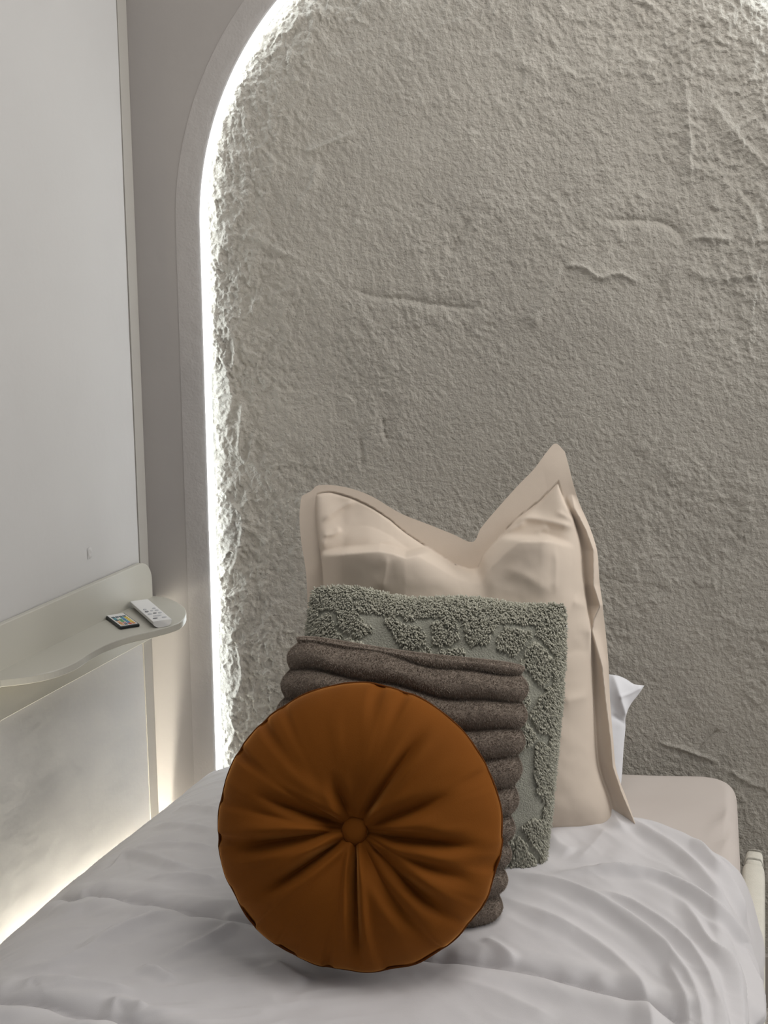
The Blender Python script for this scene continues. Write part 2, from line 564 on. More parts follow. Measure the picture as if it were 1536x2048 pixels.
# counter-clockwise check
ar = sum(outl[k][0] * outl[(k + 1) % len(outl)][1] - outl[(k + 1) % len(outl)][0] * outl[k][1] for k in range(len(outl)))
if ar < 0:
    outl = outl[::-1]
V, F = prism(outl, SZ - 0.0145, SZ)
bevel(put(mesh_obj('shelf_board', V, F, M['shelf'], shelf, smooth=False)), 0.0015, 2)
# back plate, end rounded at the top corner
s0, s1 = 0.004, sl + 0.52
pl = [(s0 + 0.004, 0.826), (s1, 0.826), (s1, 1.0)]
rc = 0.045
pl += [(s0 + 0.004 + rc - rc * math.sin(t), 1.0 - rc + rc * math.cos(t)) for t in np.linspace(0, PI / 2, 10)]
nn = len(pl)
V = [leftp(s, z, 0.004) for s, z in pl] + [leftp(s, z, 0.016) for s, z in pl]
F = [tuple(range(nn)), tuple(range(nn, 2 * nn))[::-1]] + [(k, nn + k, nn + (k + 1) % nn, (k + 1) % nn) for k in range(nn)]
bevel(put(mesh_obj('back_plate', V, F, M['shelf'], shelf, smooth=False)), 0.0015, 2)

# ------------------------------------------------------------------ remotes on the shelf


def remote_frame(px, z):
    """centre, length axis, width axis, length, width from four photo corners far-left, far-right, near-right, near-left"""
    q = [at_z(x, y, z) for x, y in px]
    c = sum(q) / 4
    ln = ((q[3] - q[0]) + (q[2] - q[1])) / 2
    wd = ((q[1] - q[0]) + (q[2] - q[3])) / 2
    L, W = np.linalg.norm(ln), np.linalg.norm(wd)
    ln = ln / L
    wd = np.cross(ln, np.array([0, 0, 1.0])) * (1 if np.dot(np.cross(ln, [0, 0, 1.0]), wd) > 0 else -1)
    return c, ln, wd, L, W


def local_box(c, ax, ay, x0, x1, y0, y1, z0, z1):
    P = []
    for z in (z0, z1):
        for x, y in ((x0, y0), (x1, y0), (x1, y1), (x0, y1)):
            P.append(c + ax * x + ay * y + np.array([0, 0, z]))
    return box_pts(P)


def fixn(o):
    import bmesh
    bm = bmesh.new()
    bm.from_mesh(o.data)
    bmesh.ops.recalc_face_normals(bm, faces=bm.faces)
    bm.to_mesh(o.data)
    bm.free()
    return o


# black card remote with coloured keys
c, ax, ay, L, W = remote_frame([(211, 1231), (247, 1225.5), (280, 1247), (240, 1255)], SZ + 0.006)
print('led remote', L, W)
c = np.array([c[0], c[1], SZ])
r1 = thing('led_remote', 'small black card remote with white face and coloured keys on the shelf', 'remote', (c[0], c[1], SZ))
V, F = local_box(c, ax, ay, -L / 2, L / 2, -W / 2, W / 2, 0.0002, 0.0062)
bevel(fixn(put(mesh_obj('body', V, F, M['black'], r1, smooth=False))), 0.002, 3)
V, F = local_box(c, ax, ay, -L / 2 + 0.003, L / 2 - 0.004, -W / 2 + 0.003, W / 2 - 0.003, 0.0055, 0.0066)
face = fixn(put(mesh_obj('face_plate', V, F, M['white_plastic'], r1, smooth=False)))
cols = [['slate', 'slate', 'slate', 'slate'],
        ['teal', 'white', 'teal', 'yellow'],
        ['slate', 'green', 'blue', 'yellow'],
        ['peach', 'green', 'teal', 'yellow'],
        ['orange', 'pink', 'blue', 'yellow'],
        ['peach', 'slate', 'red', 'orange']]
kl, kw = (L * 0.72) / 6, (W - 0.010) / 4
for i in range(6):
    for j in range(4):
        cx = -L / 2 + L * 0.22 + (i + 0.5) * kl
        cy = -W / 2 + 0.005 + (j + 0.5) * kw
        V, F = local_box(c, ax, ay, cx - kl * 0.36, cx + kl * 0.36, cy - kw * 0.38, cy + kw * 0.38, 0.0062, 0.0074)
        put(fixn(mesh_obj('key', V, F, M['key_' + cols[i][j] + '_c'], r1, smooth=False)))

# white handset with a bevelled underside
c, ax, ay, L, W = remote_frame([(259.7, 1202), (297, 1199.5), (343.6, 1238), (306, 1244)], SZ + 0.014)
print('white remote', L, W)
c = np.array([c[0], c[1], SZ])
r2 = thing('white_remote', 'slim white remote control with pale keys beside the black card remote', 'remote', (c[0], c[1], SZ))
nl, nw = 14, 12
V = []
for i in range(nl):
    x = -L / 2 + L * i / (nl - 1)
    for j in range(nw * 2):
        t = 2 * PI * j / (nw * 2)
        cy, sy = math.cos(t), math.sin(t)
        yy = W / 2 * (abs(cy) ** 0.45) * (1 if cy >= 0 else -1)
        if sy >= 0:
            zz = 0.0135 + 0.0012 * abs(sy) ** 0.6
        else:
            yy *= 1 - 0.28 * abs(sy) ** 1.5
            zz = 0.0135 - 0.0133 * abs(sy) ** 0.55
        V.append(c + ax * x + ay * yy + np.array([0, 0, zz]))
F = []
k2 = nw * 2
for i in range(nl - 1):
    for j in range(k2):
        F.append((i * k2 + j, i * k2 + (j + 1) % k2, (i + 1) * k2 + (j + 1) % k2, (i + 1) * k2 + j))
F += [tuple(range(k2)), tuple((nl - 1) * k2 + j for j in range(k2))[::-1]]
bevel(fixn(put(mesh_obj('body', V, F, M['white_plastic'], r2, smooth=False))), 0.001, 2)
ZT = 0.0147
for (fx, fy, rx, ry, cm) in [(0.46, -0.26, 5, 3.2, 'w'), (0.46, 0.24, 5, 3.2, 'w'), (0.56, -0.28, 5, 3.5, 'g'), (0.55, 0.0, 4, 3, 'w'), (0.56, 0.26, 5, 3.5, 'w'),
                             (0.68, -0.26, 5, 4, 'w'), (0.67, 0.02, 4, 3.5, 'g'), (0.68, 0.28, 5, 3.5, 'w'), (0.79, 0.0, 4, 8, 'w'), (0.89, -0.24, 4, 4.5, 'g'), (0.89, 0.24, 4, 4.5, 'w')]:
    cx, cy = -L / 2 + fx * L, fy * W
    a = np.linspace(0, 2 * PI, 14, endpoint=False)
    sx_, sy_ = rx * 0.0009, ry * 0.0011
    ring0 = [c + ax * (cx + sx_ * math.cos(t)) + ay * (cy + sy_ * math.sin(t)) + np.array([0, 0, ZT - 0.001]) for t in a]
    ring1 = [p + np.array([0, 0, 0.0018]) for p in ring0]
    F = [tuple(range(14))[::-1], tuple(range(14, 28))] + [(k, (k + 1) % 14, 14 + (k + 1) % 14, 14 + k) for k in range(14)]
    k_ = fixn(put(mesh_obj('key', ring0 + ring1, F, M['key_white'] if cm == 'w' else M['key_grey'], r2, smooth=False)))

# ------------------------------------------------------------------ bed
MT = 0.590                                     # mattress top
BD = np.array([-math.sin(math.radians(14.0)), -math.cos(math.radians(14.0))])    # along the bed, head to foot
HR = np.array([0.742, 2.500])
HL = np.array([-0.335, 2.580])
LEN = 1.95


def bedpt(f, l):
    return HL + (HR - HL) * f + BD * l


# bed frame: upholstered rails on short legs
bf = thing('bed_frame', 'cream upholstered bed frame with a low padded side rail', 'bed frame', (0.0, 1.6, 0.0))


def rail(name, p0, p1, half, z0, z1, m, seg=8):
    """padded bar from p0 to p1 with softly rounded section"""
    p0, p1 = np.asarray(p0, float), np.asarray(p1, float)
    d = (p1 - p0) / np.linalg.norm(p1 - p0)
    nrm = np.array([-d[1], d[0]])
    V = []
    ts = [0, 0.004, 0.012, 0.03] + list(np.linspace(0.06, np.linalg.norm(p1 - p0) - 0.06, seg))
    Ltot = np.linalg.norm(p1 - p0)
    ts += [Ltot - 0.03, Ltot - 0.012, Ltot - 0.004, Ltot]
    sec = []
    for t in np.linspace(0, 2 * PI, 28, endpoint=False):
        cc, ss = math.cos(t), math.sin(t)
        sec.append((half * math.copysign(abs(cc) ** 0.35, cc), (z0 + z1) / 2 + (z1 - z0) / 2 * math.copysign(abs(ss) ** 0.22, ss)))
    for t in ts:
        e = min(t, Ltot - t)
        k = 1 - 0.22 * math.exp(-e / 0.006)
        kz = 0.010 * math.exp(-e / 0.006)
        for (x, z) in sec:
            p = p0 + d * t + nrm * x * k
            V.append((p[0], p[1], z - (kz if z > (z0 + z1) / 2 else -kz)))
    ncs = 28
    Fq = []
    for i in range(len(ts) - 1):
        for j in range(ncs):
            Fq.append((i * ncs + j, i * ncs + (j + 1) % ncs, (i + 1) * ncs + (j + 1) % ncs, (i + 1) * ncs + j))
    Fq += [tuple(range(ncs)), tuple((len(ts) - 1) * ncs + j for j in range(ncs))[::-1]]
    return fixn(put(mesh_obj(name, V, Fq, m, bf)))


RZ = 0.425
rh = at_z(1508, 1722, RZ)[:2]                  # head end of the padded rail
rdir = (at_z(1503, 2040, RZ)[:2] - rh)
rdir /= np.linalg.norm(rdir)
rail('side_rail', rh, rh + rdir * 1.93, 0.024, 0.14, RZ, M['rail'])
rail('rail_end', rh - rdir * 0.075 + np.array([0.002, 0]), rh - rdir * 0.001, 0.0195, 0.14, RZ - 0.004, M['rail'], 3)
lh = np.array([-0.385, 2.53])
rail('side_rail', lh, lh + BD * 1.93, 0.024, 0.14, 0.34, M['rail'])
rail('foot_rail', lh + BD * 1.955 + np.array([-0.02, 0]), rh + rdir * 1.955 + np.array([0.02, 0]), 0.024, 0.14, RZ, M['rail'])
rail('slat_base', bedpt(0.5, 0.06), bedpt(0.5, 1.9), 0.46, 0.22, 0.30, M['rail'])
for f, l in ((0.05, 0.08), (0.95, 0.08), (0.05, 1.85), (0.95, 1.85)):
    p = bedpt(f, l)
    V, F = prism([(p[0] - 0.025, p[1] - 0.025), (p[0] + 0.025, p[1] - 0.025), (p[0] + 0.025, p[1] + 0.025), (p[0] - 0.025, p[1] + 0.025)], 0.0, 0.22)
    put(mesh_obj('leg', V, F, M['rail'], bf, smooth=False))

# mattress in a fitted sheet
corners = [HR, HL, HL + BD * LEN, HR + BD * LEN]
loop = []
RC = 0.075
for k in range(4):
    p, pv, nx = corners[k], corners[k - 1], corners[(k + 1) % 4]
    d0, d1 = (pv - p) / np.linalg.norm(pv - p), (nx - p) / np.linalg.norm(nx - p)
    a0, a1 = p + d0 * RC, p + d1 * RC
    for t in np.linspace(0, 1, 16):
        loop.append((1 - t) ** 2 * a0 + 2 * t * (1 - t) * p + t * t * a1)
    a2 = nx - d1 * RC
    for t in np.linspace(0, 1, 80 if k % 2 else 40)[1:-1]:
        loop.append(a1 + (a2 - a1) * t)
loop = np.array(loop)
cen = loop.mean(0)
nL = len(loop)
rings = []
ZB = 0.305
prof = [(0.012, ZB), (0.002, ZB + 0.03)] + [(0.0 - 0.004 * math.sin(PI * t), ZB + 0.03 + t * (MT - 0.065 - ZB - 0.03)) for t in np.linspace(0.1, 1, 10)]
for t in np.linspace(0.1, 1, 12):
    a = t * PI / 2
    prof.append((0.065 * (1 - math.cos(a)), MT - 0.065 + 0.055 * math.sin(a)))
dirs = (cen - loop) / np.linalg.norm(cen - loop, axis=1)[:, None]
for ins, z in prof:
    P = loop + dirs * ins
    rings.append(np.c_[P, np.full(nL, z)])
for t in np.linspace(0.05, 1, 26):
    P = loop + dirs * 0.065
    P = P + (cen - P) * t
    rings.append(np.c_[P, np.full(nL, MT - 0.010 + 0.010 * math.sin(min(1, t * 2.2) * PI / 2))])
R = np.array(rings)
# sheet tension folds near the head right corner
for pts in ([(1405, 1735), (1440, 1670), (1468, 1610)], [(1428, 1745), (1458, 1690), (1478, 1640)], [(1452, 1750), (1474, 1700), (1482, 1660)],
            [(1432, 1548), (1440, 1530), (1442, 1512)]):
    q = [at_z(x, y, MT - 0.02)[:2] for x, y in pts]
    d, side, pos = polydist(R[..., 0], R[..., 1], q)
    R[..., 2] += 0.005 * np.exp(-(d / 0.007) ** 2) * sstep(0, 0.3, pos) * sstep(1.0, 0.7, pos) * (R[..., 2] > 0.5)
R[..., 2] += 0.0018 * fbm(R[..., 0] * 7, R[..., 1] * 7, 3, 70) * (R[..., 2] > 0.45)
V = R.reshape(-1, 3)
F = []
nr = len(R)
for i in range(nr - 1):
    for j in range(nL):
        F.append((i * nL + j, i * nL + (j + 1) % nL, (i + 1) * nL + (j + 1) % nL, (i + 1) * nL + j))
F.append(tuple(range(nL))[::-1])
mt = mesh_obj('mattress', V, F, M['sheet'])
tag(mt, 'mattress in a pale pink beige fitted sheet at the head of the bed', 'mattress')

# ------------------------------------------------------------------ duvet
# edges traced at their own heights
left_px = [(315, 1640), (262, 1684), (205, 1732), (150, 1782), (90, 1826), (40, 1864), (0, 1895)]
Lpts = [at_plane(x, y, C0 + NL * 0.040, NL) for x, y in left_px]
last = Lpts[-1]
for k in range(1, 9):
    last = last + np.array([BD[0] * 1.15, BD[1], 0]) * 0.19
    Lpts.append(last.copy())
Lc = smooth_poly([p[:2] for p in Lpts], 200)
LZ = 0.415
head_px = [(315, 1640, .425), (345, 1616, .47), (378, 1589, .52), (440, 1541, .577), (560, 1530, .60), (760, 1540, .625), (940, 1552, .645), (1090, 1575, .655),
           (1150, 1588, .652), (1195, 1602, .645), (1240, 1634, .637), (1290, 1640, .630), (1350, 1662, .622), (1400, 1690, .610), (1460, 1725, .590), (1488, 1760, .545), (1503, 1800, .480)]
Hp = [at_z(x, y, z) for x, y, z in head_px]
Hp[0] = Lpts[0]
Hc = smooth_poly(Hp, 400)
right_px = [(1503, 1800, .480), (1514, 1850, .44), (1522, 1900, .43), (1523, 1940, .425), (1515, 1985, .42), (1505, 2030, .41)]
Rp = [at_z(x, y, z)[:2] for x, y, z in right_px]
last = Rp[-1]
for k in range(1, 9):
    last = last + np.array([BD[0], BD[1]]) * 0.165
    Rp.append(last.copy())
Rc = smooth_poly(Rp, 200)


def resample(c, t):
    d = np.r_[0, np.cumsum(np.linalg.norm(np.diff(c, axis=0), axis=1))]
    d /= d[-1]
    return np.stack([np.interp(t, d, c[:, k]) for k in range(c.shape[1])], -1)


NP, NQ = 430, 400
tp = np.linspace(0, 1, NP)
tp = tp + 0.06 * np.sin(2 * PI * tp) / (2 * PI) * -1
qd = np.linspace(0, 1, NQ)
qd = np.where(qd < 0.8, qd * 0.62 / 0.8, 0.62 + (qd - 0.8) * 0.38 / 0.2)   # finer near the head
Hh = resample(Hc, tp)
Ll = resample(Lc, qd)
Rr = resample(Rc, qd)
Fo = Ll[-1] + (Rr[-1] - Ll[-1]) * tp[:, None]
pp, qq = np.meshgrid(tp, qd, indexing='xy')
pp3, qq3 = pp[..., None], qq[..., None]
XY = (1 - qq3) * Hh[None, :, :2] + qq3 * Fo[None] + (1 - pp3) * Ll[:, None] + pp3 * Rr[:, None] \
    - ((1 - pp3) * (1 - qq3) * Hh[0, :2] + pp3 * (1 - qq3) * Hh[-1, :2] + (1 - pp3) * qq3 * Fo[0] + pp3 * qq3 * Fo[-1])
X, Y = XY[..., 0], XY[..., 1]


def duvet_base(X, Y):
    dl, _, _ = polydist(X, Y, Lc[::6])
    dr, _, _ = polydist(X, Y, Rc[::6])
    z = 0.602 + 0.0 * X
    z = z + 0.040 * np.exp(-((X - 0.24) / 0.26) ** 2 - ((Y - 2.27) / 0.17) ** 2)
    z = z + 0.012 * np.exp(-((X - 0.25) / 0.20) ** 2 - ((Y - 1.85) / 0.16) ** 2)
    z = z - 0.010 * np.exp(-((X + 0.02) / 0.2) ** 2 - ((Y - 1.75) / 0.16) ** 2)
    z = z - (z - LZ) * np.exp(-(dl / 0.105) ** 1.35)
    z = z - (z - 0.40) * np.exp(-(dr / 0.050) ** 1.6)
    # carried by the mattress edge and by the padded rail
    e = (HR[0] - X) * -BD[1] + (HR[1] - Y) * BD[0]
    t_ = np.clip(1 - e / 0.065, 0, 1)
    zm = MT + 0.012 - 0.065 * (1 - np.sqrt(np.clip(1 - t_ ** 2, 0, 1)))
    k_ = np.clip((0.050 - e) / 0.095, 0, 1)
    zm = np.where(e < -0.06, 0.0, MT + 0.014 - (MT - RZ) * k_ ** 1.7 * (1.35 - 0.35 * k_))
    z = z + np.maximum(zm - z, 0) * sstep(0.30, 0.10, e)
    return z


def on_duvet(x, y):
    zs = np.linspace(0.68, 0.38, 240)            # walk down the sight line until it meets the cover
    r = ray(x, y)
    Q = EYE + r * ((zs - HC) / r[2])[:, None]
    hit = np.nonzero(zs <= duvet_base(Q[:, 0], Q[:, 1]))[0]
    return Q[hit[0] if len(hit) else -1, :2]


Zd = duvet_base(X, Y)
hz = Hh[:, 2] - Zd[0]
hlen = np.linalg.norm(XY - XY[:1], axis=-1)
Zd = Zd + hz[None, :] * np.exp(-(hlen / 0.16) ** 1.5)
e_ = (HR[0] - X) * -BD[1] + (HR[1] - Y) * BD[0]
Zb = Zd.copy()
# gentle hollows and small wrinkles
Zd += 0.006 * fbm(X * 5, Y * 5, 3, 80)
wr = 0.5 - np.abs(fbm(X * 5 + 0.6 * fbm(X * 6, Y * 6, 2, 83), Y * 17 - X * 4, 3, 86)) * 1.6
Zd += 0.0062 * wr * sstep(0.15, -0.25, X)
wr = 0.5 - np.abs(fbm((X * 0.83 + Y * 0.55) * 17, (X * -0.55 + Y * 0.83) * 4, 3, 90)) * 1.6
Zd += 0.0028 * wr * sstep(-0.1, 0.3, X)
FOLDS = [  # traced folds (photo pixels), height, half width, one-sidedness
    ([(1238, 1644), (1278, 1674), (1344, 1710), (1397, 1754), (1441, 1798), (1476, 1859)], .014, .012, .5),
    ([(1384, 1688), (1428, 1732), (1459, 1776), (1476, 1824), (1489, 1868)], .013, .010, .5),
    ([(1089, 1756), (1160, 1752), (1278, 1760), (1344, 1776), (1410, 1808), (1450, 1848), (1485, 1905), (1505, 1978), (1500, 2070)], .018, .011, .8),
    ([(992, 1749), (1058, 1760), (1146, 1789), (1212, 1820), (1278, 1859), (1335, 1912), (1379, 1969), (1401, 2035), (1410, 2110)], .017, .014, .6),
    ([(1146, 1780), (1234, 1802), (1300, 1837), (1366, 1886), (1410, 1943), (1432, 2000), (1445, 2048), (1452, 2120)], .015, .011, .6),
    ([(1360, 1805), (1390, 1845), (1423, 1895), (1463, 1956), (1476, 2027), (1480, 2110)], .013, .009, .5),
    ([(1001, 1798), (1080, 1833), (1159, 1868), (1238, 1925), (1283, 1983), (1300, 2040), (1310, 2110)], .010, .014, .4),
    ([(966, 1881), (1001, 1908), (1036, 1938)], .006, .008, .3),
    ([(1459, 1859), (1485, 1925), (1496, 2000), (1494, 2090)], .012, .008, .5),
    ([(1440, 1900), (1462, 1980), (1470, 2048), (1472, 2110)], .010, .007, .4),
    ([(1330, 1930), (1360, 1990), (1375, 2048), (1380, 2110)], .008, .007, .4),
    ([(1098, 1674), (1118, 1702), (1150, 1718)], .007, .016, .4),
    ([(1150, 1735), (1182, 1708), (1215, 1672)], .004, .016, .3),
    ([(1215, 1612), (1225, 1650), (1250, 1690)], .008, .014, .3),
    ([(347, 1629), (384, 1621), (440, 1625)], .007, .010, .4),
    ([(250, 1710), (283, 1694), (363, 1692), (436, 1702)], .007, .008, .4),
    ([(218, 1738), (250, 1713), (291, 1714), (343, 1734), (404, 1746)], .009, .010, .5),
    ([(283, 1759), (363, 1755), (440, 1763)], .007, .010, .4),
    ([(300, 1660), (360, 1655), (430, 1668)], .005, .009, .3),
    ([(24, 1944), (121, 1932), (242, 1868), (363, 1825)], .008, .013, .4),
    ([(150, 1900), (240, 1862), (330, 1830)], .005, .010, .3),
    ([(315, 1926), (404, 1888), (484, 1855)], .008, .010, .5),
    ([(275, 1936), (310, 1944), (355, 1964)], .007, .009, .4),
    ([(44, 1989), (73, 1966), (161, 1973), (283, 1985)], .008, .011, .5),
    ([(225, 2030), (236, 2010), (300, 2025)], .006, .009, .4),
    ([(540, 1920), (575, 1945), (620, 1972)], .009, .014, .4),
    ([(880, 1960), (1000, 1990), (1120, 2040)], .006, .018, .3),
]
for pts, amp, wd, one in FOLDS:
    q = smooth_poly([on_duvet(x, y) for x, y in pts], 16)
    d, side, pos = polydist(X, Y, q)
    tpr = sstep(-0.02, 0.25, pos) * (sstep(1.0, 0.80, pos) if pts[-1][1] < 2048 else sstep(1.0, 0.93, pos))
    wde = np.where(side > 0, wd * (1 - 0.35 * one), wd * (1 + 1.6 * one))
    prof_ = np.exp(-(d / wde) ** 1.15) - 0.22 * np.exp(-((d - wd * 1.9) / wd) ** 2)
    Zd += amp * (1.5 if pts[0][0] < 500 else 1.08) * tpr * prof_
SEAMS = [[(100, 1803), (153, 1797), (182, 1789), (242, 1795), (303, 1805), (343, 1815), (404, 1827), (452, 1837), (484, 1841), (660, 1880), (860, 1919), (917, 1925),
          (992, 1936), (1080, 1949), (1146, 1963), (1212, 1982), (1278, 2004), (1335, 2031), (1400, 2072)],
         [(-60, 1990), (0, 1999), (81, 2009), (153, 2023), (222, 2037), (262, 2047), (380, 2085), (700, 2160), (1000, 2200)]]
for pts in SEAMS:
    q = smooth_poly([on_duvet(x, y) for x, y in pts], 60)
    d, side, pos = polydist(X, Y, q)
    arc = pos * np.sum(np.linalg.norm(np.diff(q, axis=0), axis=1))
    ends = sstep(0, 0.06, pos) * sstep(1.0, 0.95, pos)
    pk = vnoise(arc * 42, 0 * arc + 3.1, 5)
    Zd += ends * (-0.015 * np.exp(-(d / 0.0060) ** 1.2) + 0.008 * np.exp(-((d - 0.030) / 0.022) ** 2) + 0.0050 * pk * np.exp(-(d / 0.020) ** 2) * (side > 0))
# push the folds out along the surface, so that they also show where the cover hangs
Bs = np.stack([X, Y, Zb], -1)
nb_ = np.cross(np.gradient(Bs, axis=1), -np.gradient(Bs, axis=0))
nb_ /= np.linalg.norm(nb_, axis=-1)[..., None] + 1e-12
nb_ = np.where(nb_[..., 2:3] < 0, -nb_, nb_)
dlt = np.where(e_ < 0.08, np.maximum(Zd - Zb, -0.006), Zd - Zb)
top = Bs + nb_ * dlt[..., None]
# rolled lip along the head edge
NLIP = 14
rows = []
tng = np.gradient(top[0, :, :2], axis=0)
tng /= np.linalg.norm(tng, axis=1)[:, None] + 1e-9
outw = np.stack([-tng[:, 1], tng[:, 0]], -1)
outw = np.where((outw[:, 1] < 0)[:, None], -outw, outw)
rl = 0.017 + 0.006 * fbm(tp * 18, tp * 0, 2, 95)
for k in range(NLIP, 0, -1):
    a = k / NLIP * PI * 0.95
    r_ = top[0].copy()
    r_[:, :2] += outw * (np.sin(a) * rl)[:, None]
    r_[:, 2] -= (1 - np.cos(a)) * rl * 1.2
    rows.append(r_)
full = np.concatenate([np.array(rows), top], 0)
# skirts hanging at both sides
Lout = np.array([-math.cos(TH), math.sin(TH)])
NSK = 10


def skirt(col, outdir, bulge, zend):
    outc = []
    for k in range(1, NSK + 1):
        t = k / NSK
        c2 = col.copy()
        c2[:, :2] += outdir * bulge * math.sin(min(1, t * 2.5) * PI / 2) * 1.0 - outdir * bulge * 1.6 * max(0, t - 0.4)
        c2[:, 2] = col[:, 2] - (col[:, 2] - zend) * t ** 1.4
        outc.append(c2)
    return outc


left_sk = skirt(full[:, 0], Lout, 0.010, 0.20)
right_sk = skirt(full[:, -1], np.array([math.cos(math.radians(14)), -math.sin(math.radians(14))]), 0.006, 0.33)
full = np.concatenate([np.stack(left_sk[::-1], 1), full, np.stack(right_sk, 1)], 1)
nr_, nc_ = full.shape[:2]
dv = mesh_obj('duvet', full.reshape(-1, 3), grid_faces(nr_, nc_, True), M['duvet'])
tag(dv, 'rumpled pale grey quilted duvet spread over the bed', 'duvet')
stitch = None


# ------------------------------------------------------------------ pillow helpers
class Frame:
    def __init__(self, px, z, lean, roll, yaw, lift=0.0):
        b = at_z(px[0], px[1], z)
        L, r, y = math.radians(lean), math.radians(roll), math.radians(yaw)
        ex = np.array([1.0, 0, 0])
        ey = np.array([0, math.sin(L), math.cos(L)])
        en = np.array([0, -math.cos(L), math.sin(L)])
        x2 = math.cos(r) * ex - math.sin(r) * ey
        y2 = math.cos(r) * ey + math.sin(r) * ex
        Rz = np.array([[math.cos(y), -math.sin(y), 0], [math.sin(y), math.cos(y), 0], [0, 0, 1]])
        self.o, self.x, self.y, self.n = b, Rz @ x2, Rz @ y2, Rz @ en

    def P(self, a, b, c):
        a, b, c = np.broadcast_arrays(a, b, c)
        return self.o + a[..., None] * self.x + b[..., None] * self.y + c[..., None] * self.n

    def px(self, x, y, off=0.0):
        p = at_plane(x, y, self.o + self.n * off, self.n)
        return np.array([np.dot(p - self.o, self.x), np.dot(p - self.o, self.y)])


def two_sided(name, fr, a, b, cf, cb, m, parent):
    nr, nc = a.shape
    V = np.vstack([fr.P(a, b, cf).reshape(-1, 3), fr.P(a, b, cb).reshape(-1, 3)])
    Fc = np.vstack([grid_faces(nr, nc, False), grid_faces(nr, nc, True, nr * nc)])
    return put(mesh_obj(name, V, Fc, m, parent))


def edge_loop(nu, nv):
    """indices (row, col) round the border of a grid"""
    idx = [(0, j) for j in range(nu)] + [(i, nu - 1) for i in range(1, nv)] + [(nv - 1, j) for j in range(nu - 2, -1, -1)] + [(i, 0) for i in range(nv - 2, 0, -1)]
    return idx


def dens(n, k=0.75):
    t = np.linspace(-1, 1, n)
    return k * np.sin(t * PI / 2) + (1 - k) * t


# ------------------------------------------------------------------ round tufted cushion
fr = Frame((703, 1940), 0.612, 19.0, 0.0, -8.0)
oc = thing('round_cushion', 'round rust orange velvet cushion tufted with a centre button', 'cushion', tuple(fr.o))
RO = 0.2135
NR_, NT = 90, 300
rho = np.linspace(0, 1, NR_) ** 0.8
th = np.linspace(0, 2 * PI, NT, endpoint=False)
RHO, TT = np.meshgrid(rho, th, indexing='ij')
CRE = [  # crease angle (degrees, counter-clockwise from right), depth, width, reach
    (57, .013, .040, .98), (22, .014, .055, .80), (6, .010, .05, .65), (-5, .021, .050, .92), (-20, .012, .055, .98), (-36, .018, .060, .98), (-55, .013, .055, .95),
    (-84, .021, .035, 1.02), (-142, .019, .045, .85), (-172, .019, .050, .97), (-186, .012, .05, .9), (162, .022, .055, .80), (150, .010, .06, .75), (113, .009, .05, .45)]


def tuft(side):
    t = (1 - RHO ** 2.8) ** 0.55
    dim = np.exp(-(RHO / 0.30) ** 1.3)
    c = 0.082 * t * (1 - 0.72 * dim)
    for k, (deg, dp, wd, reach) in enumerate(CRE):
        a0 = math.radians(deg * side + 4 * (side < 0))
        bend = 0.10 * math.sin(k * 2.3) * (RHO - 0.2)
        da = (TT - a0 - bend + PI) % (2 * PI) - PI
        ds = np.abs(da) * (RHO + 0.03) * RO
        wp = wd * 0.20 * (0.65 + 0.6 * RHO)
        env = sstep(0.03, 0.22, RHO) * sstep(reach, reach * 0.55, RHO)
        c -= dp * 1.15 * env * (np.exp(-(ds / wp) ** 1.3) - 0.45 * np.exp(-((ds - 2.1 * wp) / (1.2 * wp)) ** 2)) * (np.abs(da) < 1.2)
    c += 0.0022 * vnoise(TT * 9 + side, RHO * 3.0, 9) * sstep(0.3, 0.8, RHO) * (1 - RHO ** 8)
    # little gathers at the rim
    g_ = vnoise(TT * 11.0, 0 * TT + side * 2.0, 21)
    c -= 0.016 * np.clip(g_ - 0.05, 0, 1) * np.exp(-((1 - RHO) / 0.17) ** 1.5) * (RHO < 0.999)
    return np.maximum(c, 0.0)


wav = 1 + 0.008 * vnoise(th * 6.0, 0 * th, 33) - 0.006 * np.clip(vnoise(th * 11.0, 0 * th + 2.0, 21), 0, 1) + 0.010 * np.cos(2 * (th - 0.2)) * 0
flat = 1 - 0.035 * np.exp(-((th - 1.5 * PI) / 0.45) ** 2)
Rm = RO * RHO * (wav * flat)[None, :]
a_, b_ = Rm * np.cos(TT), Rm * np.sin(TT) + RO * 0.965
cfr, cbk = tuft(1), -tuft(-1) * 0.80


def polar(name, cz, flip, m, parent):
    V = fr.P(a_, b_, cz).reshape(-1, 3)
    i = np.arange(NR_ - 1)[:, None] * NT + np.arange(NT)[None, :]
    j = np.arange(NR_ - 1)[:, None] * NT + (np.arange(NT)[None, :] + 1) % NT
    Fq = np.stack([i, i + NT, j + NT, j], -1).reshape(-1, 4)
    return put(mesh_obj(name, V, Fq[:, ::-1] if flip else Fq, m, parent))


polar('front_cover', cfr, False, M['orange'], oc)
polar('back_cover', cbk, True, M['orange'], oc)
pth = fr.P(a_[-1], b_[-1], 0 * th + 0.0015 * np.sin(th * 23))
V, F = tube(pth, 0.0020, 6, True)
put(mesh_obj('piping', V, F, M['orange_dark'], oc))
